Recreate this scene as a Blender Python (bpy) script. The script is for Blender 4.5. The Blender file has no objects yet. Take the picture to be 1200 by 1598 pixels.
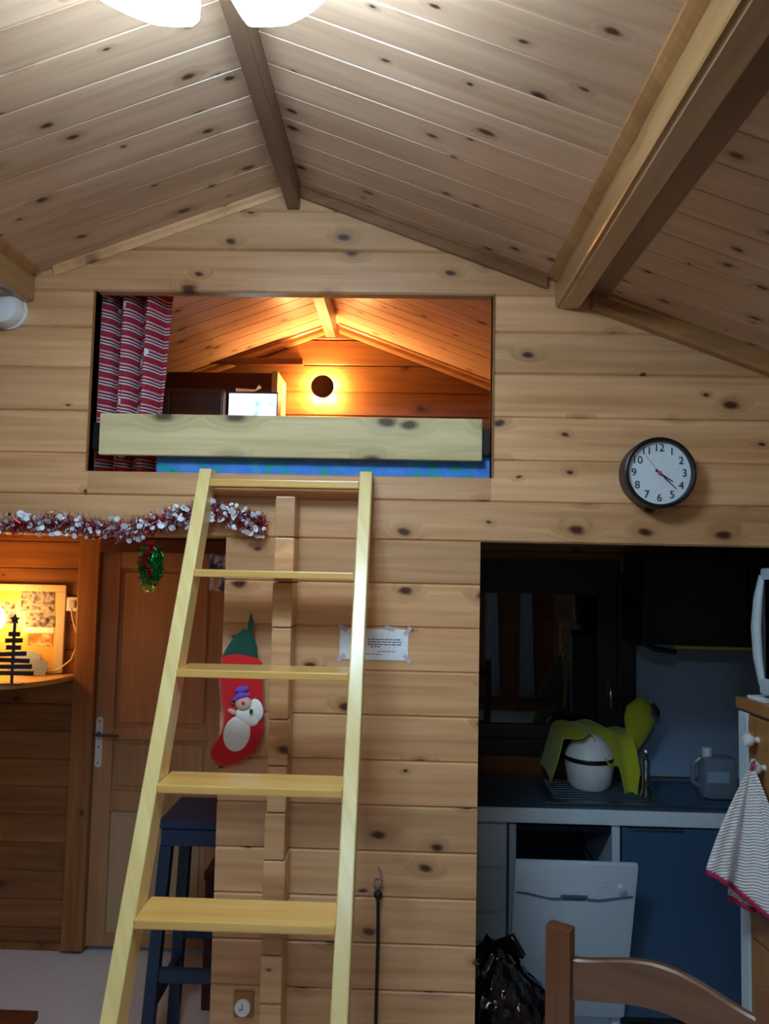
import bpy, bmesh, math, random
from mathutils import Vector, Matrix
random.seed(7)
SC = bpy.context.scene
COL = SC.collection
PI = math.pi

# ---------------------------------------------------------------- camera
cam_d = bpy.data.cameras.new('camera'); cam = bpy.data.objects.new('camera', cam_d); COL.objects.link(cam)
FPX = 1154.0
cam_d.sensor_fit = 'VERTICAL'; cam_d.sensor_height = 36.0; cam_d.lens = 36.0 * FPX / 1598.0
cam_d.clip_start = .02
vy = Vector((29 / FPX, -78 / FPX, -1.0)).normalized()
up = Vector((math.sin(.019), math.cos(.019), 0)); up = (up - vy * up.dot(vy)).normalized()
vx = vy.cross(up)
cam.matrix_world = Matrix.Translation((0, 0, 2.0)) @ Matrix((vx, vy, up)).to_4x4()
SC.camera = cam

# ---------------------------------------------------------------- world, view
w = bpy.data.worlds.new('world'); SC.world = w; w.use_nodes = True
w.node_tree.nodes['Background'].inputs[0].default_value = (.25, .4, .7, 1)
w.node_tree.nodes['Background'].inputs[1].default_value = .02
SC.view_settings.view_transform = 'Standard'; SC.view_settings.look = 'None'
SC.view_settings.gamma = 1; SC.view_settings.use_curve_mapping = False
SC.view_settings.exposure = 1.62
LAMP_POWER = 17.0          # emission of the ceiling lamp's shades
LAMP_COL = (.53, .78, 1.0)
FILL_LAMP_POWER = 10.0         # unseen fill lamp added behind the camera for lower wall and kitchen
SCONCE_W = 8.0             # loft wall lamp
HALL_W = 3.4              # shelf lamp in the hall
WARM = (1.0, .50, .16)

# ---------------------------------------------------------------- helpers
def lin(h):
    h = h.lstrip('#'); r = []
    for i in (0, 2, 4):
        c = int(h[i:i + 2], 16) / 255
        r.append(c / 12.92 if c <= .04045 else ((c + .055) / 1.055) ** 2.4)
    return (*r, 1)

def pm(name, col, rough=.5, metal=0., emit=0., alpha=1., trans=0., coat=0., sheen=0., bump=0., bscale=60.):
    m = bpy.data.materials.new(name); m.use_nodes = True
    nt = m.node_tree; b = nt.nodes['Principled BSDF']
    c = lin(col) if isinstance(col, str) else (*col, 1)
    b.inputs['Base Color'].default_value = c; b.inputs['Roughness'].default_value = rough
    b.inputs['Metallic'].default_value = metal
    if emit:
        b.inputs['Emission Color'].default_value = c; b.inputs['Emission Strength'].default_value = emit
    b.inputs['Alpha'].default_value = alpha
    b.inputs['Transmission Weight'].default_value = trans
    b.inputs['Coat Weight'].default_value = coat
    b.inputs['Sheen Weight'].default_value = sheen
    if not emit:                                            # faint unevenness of every surface
        tc = nt.nodes.new('ShaderNodeTexCoord'); n = nt.nodes.new('ShaderNodeTexNoise')
        n.inputs['Scale'].default_value = bscale; n.inputs['Detail'].default_value = 3
        nt.links.new(tc.outputs['Object'], n.inputs['Vector'])
        mx = nt.nodes.new('ShaderNodeMix'); mx.data_type = 'RGBA'; mx.blend_type = 'MULTIPLY'
        mx.inputs[0].default_value = .25; mx.inputs[6].default_value = c
        rp = nt.nodes.new('ShaderNodeValToRGB'); rp.color_ramp.elements[0].color = (.72, .72, .72, 1)
        rp.color_ramp.elements[0].position = .3; rp.color_ramp.elements[1].position = .7
        nt.links.new(n.outputs['Fac'], rp.inputs[0]); nt.links.new(rp.outputs[0], mx.inputs[7])
        nt.links.new(mx.outputs[2], b.inputs['Base Color'])
        if bump:
            bp = nt.nodes.new('ShaderNodeBump'); bp.inputs['Strength'].default_value = bump
            bp.inputs['Distance'].default_value = .004
            nt.links.new(n.outputs['Fac'], bp.inputs['Height']); nt.links.new(bp.outputs[0], b.inputs['Normal'])
    return m

def wood(name, light, dark, knot='#4c2a1a', axis='x', knots=.5, rough=.38, ks=5.2, kr=.10, vary=.16, grain=1.0, coat=.15, flat=False):
    """pine: long streaks along an axis, darker knots, each board a little different"""
    m = bpy.data.materials.new(name); m.use_nodes = True
    nt = m.node_tree; N = nt.nodes; L = nt.links; b = N['Principled BSDF']
    tc = N.new('ShaderNodeTexCoord'); oi = N.new('ShaderNodeObjectInfo')
    cm = N.new('ShaderNodeVectorMath'); cm.operation = 'MULTIPLY_ADD'
    rv = N.new('ShaderNodeCombineXYZ')
    for i in range(3):
        mu = N.new('ShaderNodeMath'); mu.operation = 'MULTIPLY'; mu.inputs[1].default_value = (37., 53., 71.)[i]
        L.new(oi.outputs['Random'], mu.inputs[0]); L.new(mu.outputs[0], rv.inputs[i])
    cm.inputs[1].default_value = (1, 1, 1)
    L.new(tc.outputs['Object'], cm.inputs[0]); L.new(rv.outputs[0], cm.inputs[2])
    sx = N.new('ShaderNodeSeparateXYZ'); L.new(cm.outputs[0], sx.inputs[0])
    k = 'xyz'.index(axis); o = [i for i in range(3) if i != k]
    ad = N.new('ShaderNodeMath'); L.new(sx.outputs[o[0]], ad.inputs[0])
    if flat: ad.inputs[1].default_value = 0
    else: L.new(sx.outputs[o[1]], ad.inputs[1])
    def comb(la, ac):
        c = N.new('ShaderNodeCombineXYZ')
        for src, fac, dst in ((sx.outputs[k], la, 0), (ad.outputs[0], ac, 1)):
            q = N.new('ShaderNodeMath'); q.operation = 'MULTIPLY'; q.inputs[1].default_value = fac
            L.new(src, q.inputs[0]); L.new(q.outputs[0], c.inputs[dst])
        return c
    # knots
    kc = comb(ks * .55, ks)
    nz0 = N.new('ShaderNodeTexNoise'); nz0.inputs['Scale'].default_value = 3.; nz0.inputs['Detail'].default_value = 2
    L.new(kc.outputs[0], nz0.inputs['Vector'])
    kv = N.new('ShaderNodeVectorMath'); kv.operation = 'MULTIPLY_ADD'; kv.inputs[1].default_value = (.12, .12, 0)
    L.new(nz0.outputs['Color'], kv.inputs[0]); L.new(kc.outputs[0], kv.inputs[2])
    vo = N.new('ShaderNodeTexVoronoi'); vo.voronoi_dimensions = '2D'; vo.inputs['Scale'].default_value = 1
    L.new(kv.outputs[0], vo.inputs['Vector'])
    gt = N.new('ShaderNodeMath'); gt.operation = 'LESS_THAN'; gt.inputs[1].default_value = knots
    sc = N.new('ShaderNodeSeparateColor'); L.new(vo.outputs['Color'], sc.inputs[0]); L.new(sc.outputs[0], gt.inputs[0])
    sz = N.new('ShaderNodeMapRange'); sz.inputs['To Min'].default_value = .35; sz.inputs['To Max'].default_value = 1.25
    L.new(sc.outputs[1], sz.inputs['Value'])
    dv = N.new('ShaderNodeMath'); dv.operation = 'DIVIDE'; L.new(vo.outputs['Distance'], dv.inputs[0]); L.new(sz.outputs[0], dv.inputs[1])
    def ring(r0, r1):
        mr = N.new('ShaderNodeMapRange'); mr.inputs['From Min'].default_value = r0; mr.inputs['From Max'].default_value = r1
        mr.inputs['To Min'].default_value = 1; mr.inputs['To Max'].default_value = 0
        L.new(dv.outputs[0], mr.inputs['Value'])
        g = N.new('ShaderNodeMath'); g.operation = 'MULTIPLY'; L.new(mr.outputs[0], g.inputs[0]); L.new(gt.outputs[0], g.inputs[1])
        return g
    kn = ring(kr * .45, kr); halo = ring(kr * .8, kr * 2.6)
    # grain, bent around the knots
    gc = comb(1.6, 34.)
    bend = N.new('ShaderNodeVectorMath'); bend.operation = 'MULTIPLY_ADD'; bend.inputs[1].default_value = (0, 2.2, 0)
    hc = N.new('ShaderNodeCombineXYZ'); L.new(halo.outputs[0], hc.inputs[1])
    L.new(hc.outputs[0], bend.inputs[0]); L.new(gc.outputs[0], bend.inputs[2])
    n1 = N.new('ShaderNodeTexNoise'); n1.inputs['Scale'].default_value = 1.; n1.inputs['Detail'].default_value = 5
    n1.inputs['Distortion'].default_value = .35; L.new(bend.outputs[0], n1.inputs['Vector'])
    gc2 = comb(1.1, 9.)
    n2 = N.new('ShaderNodeTexNoise'); n2.inputs['Scale'].default_value = 1.; n2.inputs['Detail'].default_value = 3
    L.new(gc2.outputs[0], n2.inputs['Vector'])
    mixn = N.new('ShaderNodeMix'); mixn.inputs[0].default_value = .45
    L.new(n1.outputs['Fac'], mixn.inputs[2]); L.new(n2.outputs['Fac'], mixn.inputs[3])
    rp = N.new('ShaderNodeValToRGB'); e = rp.color_ramp.elements
    e[0].position = .5 - .2 / grain; e[0].color = lin(dark); e[1].position = .5 + .13 / grain; e[1].color = lin(light)
    L.new(mixn.outputs[0], rp.inputs[0])
    m1 = N.new('ShaderNodeMix'); m1.data_type = 'RGBA'; m1.inputs[7].default_value = [x * .62 for x in lin(dark)[:3]] + [1]
    hm = N.new('ShaderNodeMath'); hm.operation = 'MULTIPLY'; hm.inputs[1].default_value = .45; L.new(halo.outputs[0], hm.inputs[0])
    L.new(hm.outputs[0], m1.inputs[0]); L.new(rp.outputs[0], m1.inputs[6])
    m2 = N.new('ShaderNodeMix'); m2.data_type = 'RGBA'; m2.inputs[7].default_value = lin(knot)
    L.new(kn.outputs[0], m2.inputs[0]); L.new(m1.outputs[2], m2.inputs[6])
    hv = N.new('ShaderNodeHueSaturation')
    vr = N.new('ShaderNodeMapRange'); vr.inputs['To Min'].default_value = 1 - vary; vr.inputs['To Max'].default_value = 1 + vary * .6
    L.new(oi.outputs['Random'], vr.inputs['Value']); L.new(vr.outputs[0], hv.inputs['Value'])
    L.new(m2.outputs[2], hv.inputs['Color']); L.new(hv.outputs[0], b.inputs['Base Color'])
    b.inputs['Roughness'].default_value = rough; b.inputs['Coat Weight'].default_value = coat
    b.inputs['Coat Roughness'].default_value = .25
    bp = N.new('ShaderNodeBump'); bp.inputs['Strength'].default_value = .25; bp.inputs['Distance'].default_value = .002
    L.new(n1.outputs['Fac'], bp.inputs['Height']); L.new(bp.outputs[0], b.inputs['Normal'])
    return m

M = {}
M['log'] = wood('pine_log', '#e8b786', '#bd8756', knots=.72, ks=6.6, kr=.10, vary=.2)
M['plank'] = wood('pine_plank', '#dab292', '#b88f70', knots=.95, flat=True, ks=8.2, kr=.095, vary=.08)
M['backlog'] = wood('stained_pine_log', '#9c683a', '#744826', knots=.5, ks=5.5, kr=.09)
M['ridge'] = wood('ridge_beam_wood', '#7a5842', '#58402e', axis='y', knots=.2, ks=4)
M['raketrim'] = wood('dark_trim', '#96683e', '#70482a', knots=.1, ks=5)
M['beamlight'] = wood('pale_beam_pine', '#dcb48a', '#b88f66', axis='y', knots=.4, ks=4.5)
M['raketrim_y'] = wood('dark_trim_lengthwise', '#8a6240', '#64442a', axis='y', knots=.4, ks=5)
M['beam'] = wood('beam_pine', '#b58a5a', '#8f683e', axis='y', knots=.25, ks=4.5)
M['trimx'] = wood('trim_pine', '#bd8a55', '#9a683a', knots=.15, ks=5)
M['post'] = wood('trim_pine_upright', '#a87340', '#7f5128', axis='z', knots=.3, ks=4)
M['darkwood'] = wood('dark_stained_wood', '#6e3a22', '#4a2415', axis='x', knots=.15, ks=3, rough=.45)
M['frame'] = wood('window_frame_wood', '#2a2b2e', '#1a1b1d', axis='z', knots=.1, ks=3, rough=.5)
M['guard'] = wood('raw_pine_board', '#ddcb9a', '#b3a270', knots=.8, ks=8.5, kr=.17, grain=1.2, coat=0, rough=.6, knot='#5a4436')
M['laddz'] = wood('varnished_yellow_pine', '#f2dc98', '#dfc078', axis='z', knots=.12, ks=4, kr=.06, vary=.05, rough=.28, coat=.5)
M['laddx'] = wood('varnished_tread_pine', '#eec070', '#d6a24c', axis='x', knots=.08, ks=4, kr=.06, vary=.06, rough=.25, coat=.6)
M['door'] = wood('door_wood', '#c09468', '#aa7e54', axis='z', knots=.0, ks=3, vary=.03, rough=.4)
M['doorp_lit'] = pm('door_panel_lit', '#c6ab86', .5)  # lower door panel: white room light put into its paler colour
M['chair'] = wood('chair_oak', '#80553a', '#5c3a24', axis='x', knots=.1, ks=5, rough=.3, coat=.5)
M['chairz'] = wood('chair_oak_upright', '#7a4c32', '#583420', axis='z', knots=.1, ks=5, rough=.3, coat=.5)
M['dresser'] = wood('dresser_oak', '#b98550', '#9c6c3c', axis='z', knots=.0, ks=3, vary=.04)
M['white'] = pm('white_lacquer', '#d4e6f2', .35)
M['whiteplastic'] = pm('white_plastic', '#eceeee', .4)
M['appliance'] = pm('appliance_white', '#cfe2f2', .3, coat=.3)
M['navy'] = pm('navy_paint', '#1b3556', .45)
M['blackmetal'] = pm('black_plastic', '#0c0e12', .4)
M['black'] = pm('dark_cabinet', '#0a1522', .35)
M['bag'] = pm('black_bin_bag', '#0a0d14', .14, coat=.6, bump=1., bscale=22)
M['greyblue'] = pm('grey_blue_front', '#3c5c80', .5)
M['splash'] = pm('backsplash_paint', '#9cb8d8', .5)
M['counter'] = pm('white_worktop', '#dcecf8', .4)
M['worktop'] = pm('dark_worktop', '#4c6278', .35)
M['steel'] = pm('brushed_steel', '#6f889c', .32, .85)
M['chrome'] = pm('chrome', '#c8d4dc', .12, 1.)
M['glass'] = pm('dark_window_glass', '#05080d', .03, coat=1.)
M['lamp'] = pm('lit_white_shade', LAMP_COL, .4, emit=LAMP_POWER)
M['carpet'] = pm('pale_floor', '#dcdcde', .85, bump=.3, bscale=40)
M['red'] = pm('red_felt', '#d80c1a', .9, sheen=.4)
M['green'] = pm('green_felt', '#0d4a38', .9, sheen=.3)
M['felt'] = pm('white_felt', '#eef2f2', .9, sheen=.3)
M['purple'] = pm('purple_felt', '#7b4fc0', .9)
M['pink'] = pm('pink_felt', '#d9b2a6', .9)
M['foilred'] = pm('red_foil', '#b01828', .28, .7)
M['foilsilver'] = pm('silver_foil', '#d5d9e4', .25, .6)
M['foilgreen'] = pm('green_foil', '#0b8a3c', .25, .75)
M['foilgold'] = pm('gold_foil', '#c9c050', .3, .8)
M['flake'] = pm('white_foil_flake', '#e4eaf4', .35)
M['clockface'] = pm('clock_face', '#dfeaf0', .4)
M['ink'] = pm('dark_ink', '#20242c', .6)
M['redink'] = pm('red_ink', '#c2566c', .6)
M['paper'] = pm('white_paper', '#f4f8fc', .7)
M['tape'] = pm('pink_tape', '#d6c2c8', .4)
M['lime'] = pm('lime_cloth', '#b4b820', .85, sheen=.3)
M['jug'] = pm('cloudy_plastic', '#9db4c4', .25, trans=.5)
M['border'] = pm('raspberry_hem', '#b8285a', .85)
M['mattfab'] = pm('grey_mattress', '#3c4a6a', .9)
M['brown'] = pm('brown_leather', '#4a241c', .5)
M['shade'] = pm('brown_metal_shade', '#4a2a1c', .4)
M['slate'] = pm('slate_metal', '#424c5e', .5)
M['cream'] = pm('cream_frame', '#e0cfa8', .5)
M['blueleaf'] = pm('blue_leaflet', '#8497b8', .6)
M['cord'] = pm('black_cord', '#101214', .6)
M['greywall'] = pm('hidden_brown', '#8a6a48', .8)

def pattern(name, kind):
    m = bpy.data.materials.new(name); m.use_nodes = True
    nt = m.node_tree; N = nt.nodes; L = nt.links; b = N['Principled BSDF']; b.inputs['Roughness'].default_value = .85
    tc = N.new('ShaderNodeTexCoord'); sx = N.new('ShaderNodeSeparateXYZ'); L.new(tc.outputs['Object'], sx.inputs[0])
    def math_(op, a, v, v2=None):
        q = N.new('ShaderNodeMath'); q.operation = op; L.new(a, q.inputs[0])
        if v is not None: q.inputs[1].default_value = v
        return q.outputs[0]
    def ramp(src, stops, const=True):
        r = N.new('ShaderNodeValToRGB'); r.color_ramp.interpolation = 'CONSTANT' if const else 'LINEAR'
        e = r.color_ramp.elements
        while len(e) < len(stops): e.new(.5)
        for i, (p, c) in enumerate(stops): e[i].position = p; e[i].color = lin(c)
        L.new(src, r.inputs[0]); return r.outputs[0]
    if kind == 'curtain':
        z = math_('FRACT', math_('MULTIPLY', sx.outputs[2], 21.), None)
        c = ramp(z, [(0, '#a8243a'), (.34, '#e8dfe4'), (.44, '#20141c'), (.54, '#e2d6dc'), (.64, '#a8243a'), (.8, '#d8c4cc'), (.9, '#8c2034')])
        v = N.new('ShaderNodeTexVoronoi'); v.inputs['Scale'].default_value = 9; L.new(tc.outputs['UV'], v.inputs['Vector'])
        d = math_('LESS_THAN', v.outputs['Distance'], .2)
        mx = N.new('ShaderNodeMix'); mx.data_type = 'RGBA'; L.new(d, mx.inputs[0]); L.new(c, mx.inputs[6]); mx.inputs[7].default_value = lin('#e4eaf2')
        L.new(mx.outputs[2], b.inputs['Base Color'])
    elif kind == 'sheet':
        n = N.new('ShaderNodeTexNoise'); n.inputs['Scale'].default_value = 22; n.inputs['Detail'].default_value = 4; L.new(tc.outputs['Object'], n.inputs['Vector'])
        c = ramp(n.outputs['Fac'], [(0, '#183a5a'), (.36, '#24b0a4'), (.45, '#4a8cec'), (.6, '#5a98f0'), (.7, '#20c0c8')], False)
        L.new(c, b.inputs['Base Color'])
    elif kind == 'towel':
        wv = N.new('ShaderNodeTexWave'); wv.bands_direction = 'Z'; wv.inputs['Scale'].default_value = 38; wv.inputs['Distortion'].default_value = .4
        mp = N.new('ShaderNodeMapping'); mp.inputs['Rotation'].default_value = (0, .25, 0)
        L.new(tc.outputs['Object'], mp.inputs[0]); L.new(mp.outputs[0], wv.inputs['Vector'])
        c = ramp(wv.outputs['Fac'], [(0, '#cfc6cf'), (.35, '#f2f4f4')], False); L.new(c, b.inputs['Base Color'])
        bp = N.new('ShaderNodeBump'); bp.inputs['Distance'].default_value = .003; L.new(wv.outputs['Fac'], bp.inputs['Height']); L.new(bp.outputs[0], b.inputs['Normal'])
    elif kind in ('snap', 'snap_warm', 'screen', 'poster'):
        n = N.new('ShaderNodeTexNoise'); n.inputs['Scale'].default_value = {'screen': 16, 'poster': 14}.get(kind, 26); n.inputs['Detail'].default_value = 3
        L.new(tc.outputs['Object'], n.inputs['Vector'])
        st = {'snap': [(.3, '#2a2020'), (.45, '#7a7480'), (.55, '#b8b0a8'), (.68, '#4a3428')],
              'snap_warm': [(.3, '#7a6a20'), (.5, '#c8794a'), (.62, '#e8d8a0'), (.7, '#8a8a40')],
              'poster': [(.34, '#18203c'), (.47, '#5a78b8'), (.55, '#e6ecf4'), (.66, '#c8a8b8')],
              'screen': [(.25, '#7fc6cc'), (.42, '#eafcff'), (.6, '#ffffff'), (.72, '#bfeef2')]}[kind]
        c = ramp(n.outputs['Fac'], st, False); L.new(c, b.inputs['Base Color'])
        if kind == 'screen':
            L.new(c, b.inputs['Emission Color']); b.inputs['Emission Strength'].default_value = .42
    return m
for k_ in ('curtain', 'sheet', 'towel', 'snap', 'snap_warm', 'screen', 'poster'): M[k_] = pattern('pattern_' + k_, k_)

class B:
    """collects shapes and links them as ONE mesh object"""
    def __init__(s): s.v = []; s.f = []; s.uv = None
    def add(s, vs, fs):
        n = len(s.v); s.v += [Vector(p) for p in vs]; s.f += [tuple(i + n for i in f) for f in fs]; return s
    def box(s, x0, x1, y0, y1, z0, z1, c=0.):
        if c <= 0:
            vs = [(x, y, z) for x in (x0, x1) for y in (y0, y1) for z in (z0, z1)]
            return s.add(vs, [(0, 1, 3, 2), (4, 6, 7, 5), (0, 4, 5, 1), (2, 3, 7, 6), (0, 2, 6, 4), (1, 5, 7, 3)])
        c = min(c, .45 * min(x1 - x0, y1 - y0, z1 - z0))
        bm = bmesh.new(); bmesh.ops.create_cube(bm, size=1)
        for v in bm.verts:
            v.co = Vector(((x0 + x1) / 2 + v.co.x * (x1 - x0), (y0 + y1) / 2 + v.co.y * (y1 - y0), (z0 + z1) / 2 + v.co.z * (z1 - z0)))
        bmesh.ops.bevel(bm, geom=bm.edges[:], offset=c, segments=2, affect='EDGES', profile=.6)
        return s.bm(bm)
    def bm(s, bm, mat=None):
        if mat is not None: bm.transform(mat)
        bm.verts.index_update()
        s.add([v.co.copy() for v in bm.verts], [tuple(v.index for v in f.verts) for f in bm.faces]); bm.free(); return s
    def prism(s, pts, a0, a1, axis='y'):
        """outline pts in the two other axes (in xyz order), from a0 to a1"""
        def P(p, a): return {'x': (a, p[0], p[1]), 'y': (p[0], a, p[1]), 'z': (p[0], p[1], a)}[axis]
        n = len(pts)
        return s.add([P(p, a0) for p in pts] + [P(p, a1) for p in pts],
                     [tuple(range(n)), tuple(range(2 * n - 1, n - 1, -1))] + [(i, i + n, (i + 1) % n + n, (i + 1) % n) for i in range(n)])
    def tube(s, pts, r, n=10, flat=None, cap=True):
        pts = [Vector(p) for p in pts]; m = len(pts); R = r if isinstance(r, (list, tuple)) else [r] * m
        base = len(s.v); prev = None; vs = []; fs = []
        for i, p in enumerate(pts):
            t = (pts[min(i + 1, m - 1)] - pts[max(i - 1, 0)]).normalized()
            if prev is None:
                a = Vector((0, 1, 0)) if abs(t.y) < .9 else Vector((1, 0, 0))
            else: a = prev
            a = (a - t * a.dot(t)).normalized(); prev = a; b_ = t.cross(a)
            ra = R[i] * (flat if flat else 1)
            for j in range(n):
                q = 2 * PI * j / n; vs.append(p + a * math.cos(q) * ra + b_ * math.sin(q) * R[i])
        for i in range(m - 1):
            for j in range(n): fs.append((i * n + j, i * n + (j + 1) % n, (i + 1) * n + (j + 1) % n, (i + 1) * n + j))
        if cap: fs += [tuple(range(n))[::-1], tuple(range((m - 1) * n, m * n))]
        return s.add(vs, fs)
    def lathe(s, prof, c=(0, 0, 0), axis='z', n=32):
        vs = []; fs = []; m = len(prof)
        for r, h in prof:
            for j in range(n):
                q = 2 * PI * j / n; a, b_ = r * math.cos(q), r * math.sin(q)
                p = {'z': (a, b_, h), 'y': (a, h, b_), 'x': (h, a, b_)}[axis]
                vs.append(Vector(p) + Vector(c))
        for i in range(m - 1):
            for j in range(n): fs.append((i * n + j, i * n + (j + 1) % n, (i + 1) * n + (j + 1) % n, (i + 1) * n + j))
        fs += [tuple(range(n))[::-1], tuple(range((m - 1) * n, m * n))]
        return s.add(vs, fs)
    def ball(s, c, rx, ry=None, rz=None, rot=0, u=20, v=12):
        bm = bmesh.new(); bmesh.ops.create_uvsphere(bm, u_segments=u, v_segments=v, radius=1)
        mt = Matrix.Translation(c) @ Matrix.Rotation(rot, 4, 'Y') @ Matrix.Diagonal((rx, ry or rx, rz or rx, 1))
        return s.bm(bm, mt)
    def grid(s, fn, nu, nv, th=0.):
        vs = [Vector(fn(i / nu, j / nv)) for j in range(nv + 1) for i in range(nu + 1)]
        w_ = nu + 1; fs = [(j * w_ + i, j * w_ + i + 1, (j + 1) * w_ + i + 1, (j + 1) * w_ + i) for j in range(nv) for i in range(nu)]
        return s.add(vs, fs)
    def build(s, name, mat, parent=None, smooth=False, th=0., recalc=True):
        me = bpy.data.meshes.new(name); me.from_pydata([tuple(v) for v in s.v], [], s.f); me.update()
        if recalc:
            bm = bmesh.new(); bm.from_mesh(me); bmesh.ops.recalc_face_normals(bm, faces=bm.faces); bm.to_mesh(me); bm.free()
        o = bpy.data.objects.new(name, me); COL.objects.link(o)
        me.materials.append(M[mat] if isinstance(mat, str) else mat)
        if smooth:
            me.polygons.foreach_set('use_smooth', [True] * len(me.polygons))
            md = o.modifiers.new('smooth', 'EDGE_SPLIT'); md.split_angle = math.radians(38)
        if th:
            so = o.modifiers.new('thickness', 'SOLIDIFY'); so.thickness = th; so.offset = 0
        if parent: o.parent = parent
        return o

def tag(o, label=None, cat=None, group=None, kind=None):
    if label: o['label'] = label
    if cat: o['category'] = cat
    if group: o['group'] = group
    if kind: o['kind'] = kind
    return o
def thing(name, label, cat, loc=(0, 0, 0), rz=0, group=None):
    o = bpy.data.objects.new(name, None); COL.objects.link(o); o.location = loc; o.rotation_euler = (0, 0, rz)
    o.empty_display_size = .05
    return tag(o, label, cat, group)
def struct(name):
    o = bpy.data.objects.new(name, None); COL.objects.link(o); o['kind'] = 'structure'; o.empty_display_size = .05
    return o

# ================================================================ SETTING
YF, YB = 2.40, 3.85                 # front face of the loft wall; back wall of hall, kitchen and loft
XL, XR, YN = -2.86, 2.09, -2.6      # side walls, wall behind the camera
RX, RZ, SL = -.385, 3.262, .37      # roof ridge and slope
def roof(x): return RZ - SL * abs(x - RX)
ZS = [0.0]; z = 2.07 - .1405 * 14
ZS.append(z)
while ZS[-1] < 2.06: ZS.append(ZS[-1] + .1405)
ZS[-1] = 2.07; ZS += [2.20, 2.336, 2.478, 2.623, 2.762, 2.887, 3.032, 3.169, 3.30]

def log_piece(parent, x0, x1, y0, z0, z1, mat='log', th=.045, name='log', clip=True):
    """one horizontal board with rounded long edges; its ends follow the roof where it meets it"""
    if clip:
        z1 = min(z1, RZ + .005)
    if z1 - z0 < .01: return
    g = .007; y1 = y0 + th
    mid = .006
    prof = [(y0 + g, z0), (y0, z0 + mid), (y0, z1 - mid), (y0 + g, z1), (y1, z1), (y1, z0)]
    vs = []
    for side in (0, 1):
        for (y, zz) in prof:
            lim = (RZ - zz) / SL + .03
            a, b_ = (max(x0, RX - lim), min(x1, RX + lim)) if clip else (x0, x1)
            if a > b_: a = b_ = max(min((a + b_) / 2, x1), x0)
            vs.append((b_ if side else a, y, zz))
    n = len(prof)
    b = B().add(vs, [tuple(range(n)), tuple(range(2 * n - 1, n - 1, -1))] + [(i, i + n, (i + 1) % n + n, (i + 1) % n) for i in range(n)])
    return b.build(name, mat, parent)

wall = struct('wall_front')
OPEN = [(-1.045, .281, 2.279, 2.888), (-2.5, -.578, -1, 2.06), (.249, 1.95, -1, 2.08)]
for z0, z1 in zip(ZS[:-1], ZS[1:]):
    cuts = [(a, b_) for a, b_, c, d in OPEN if c < z0 + .03 and d > z1 - .03]
    half = [(a, b_, c, d) for a, b_, c, d in OPEN if c > z0 + .03 and c < z1 - .03]
    def spans(cuts):
        xs = [XL]
        for a, b_ in sorted(cuts): xs += [a, b_]
        xs.append(XR); return [(xs[i], xs[i + 1]) for i in range(0, len(xs), 2)]
    if half:                              # the board under the loft opening is notched
        a, b_, c, d = half[0]
        log_piece(wall, XL, a, YF, z0, z1); log_piece(wall, b_, XR, YF, z0, z1); log_piece(wall, a, b_, YF, z0, c)
    else:
        for a, b_ in spans(cuts): log_piece(wall, a, b_, YF, z0, z1)
# lining of the openings
B().box(-1.052, -1.045, YF - .004, YF + .05, 2.279, 2.888).build('jamb', 'post', wall)
B().box(.281, .288, YF - .004, YF + .05, 2.279, 2.888).build('jamb', 'post', wall)
# protruding ends of the partition's boards
for z0, z1 in zip(ZS[:-1], ZS[1:]):
    if z1 > 2.25: break
    x0, x1 = -.405 + random.uniform(-.003, .003), -.342 + random.uniform(-.003, .003)
    d = random.uniform(0, .008)
    bx = B().box(x0, x1, 2.300 + d, YF + .003, z0 + .0015, z1 - .0015, .005)
    bx.build('log_end', 'log', wall)

part = struct('wall_partition')
for z0, z1 in zip(ZS[:-1], ZS[1:]):
    if z1 > 2.08: break
    B().box(-.405, -.342, YF + .047, YB - .002, z0, z1, .005).build('log', 'beam', part)

# back wall: logs with a hole for the door and one for the kitchen window
back = struct('wall_back')
DX0, DX1, DZ = -1.575, -.885, 2.05
WX0, WX1, WZ0, WZ1 = .30, 1.10, 1.12, 1.93
for z0, z1 in zip(ZS[:-1], ZS[1:]):
    cuts = []
    if z0 < 2.0: cuts.append((DX0, DX1))
    if z0 > WZ0 - .06 and z1 < WZ1 + .08: cuts.append((WX0, WX1))
    xs = [XL]
    for a, b_ in cuts: xs += [a, b_]
    xs.append(XR)
    for i in range(0, len(xs), 2): log_piece(back, xs[i], xs[i + 1], YB, z0, z1, 'backlog')

def plain_wall(name, vertical_axis, pos, a0, a1, z1, sgn):
    wl = struct(name)
    for za, zb in zip(ZS[:-1], ZS[1:]):
        if za > z1: break
        zb = min(zb, z1)
        if zb - za < .01: continue
        if vertical_axis == 'x': B().box(min(pos, pos + sgn * .045), max(pos, pos + sgn * .045), a0, a1, za, zb - .003).build('log', 'beam', wl)
        else: log_piece(wl, a0, a1, pos if sgn > 0 else pos - .045, za, zb, 'backlog')
    return wl
plain_wall('wall_left', 'x', XL, YN, YB + .04, roof(XL) + .02, -1)
plain_wall('wall_right', 'x', XR, YN, YB + .04, roof(XR) + .02, 1)
plain_wall('wall_rear', 'y', YN, XL, XR, 3.3, -1)

fl = B().box(XL - .05, XR + .05, YN - .05, YB + .05, -.06, 0).build('floor', 'carpet'); fl['kind'] = 'structure'

# loft floor = ceiling of hall and kitchen
lf = struct('floor_loft')
n = 12; ws = (YB - YF - .047) / n
for i in range(n):
    y0 = YF + .047 + ws * i
    B().box(XL, XR, y0 + .0015, y0 + ws - .0015, 2.10, 2.27, .003).build('plank', 'plank', lf)

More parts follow.
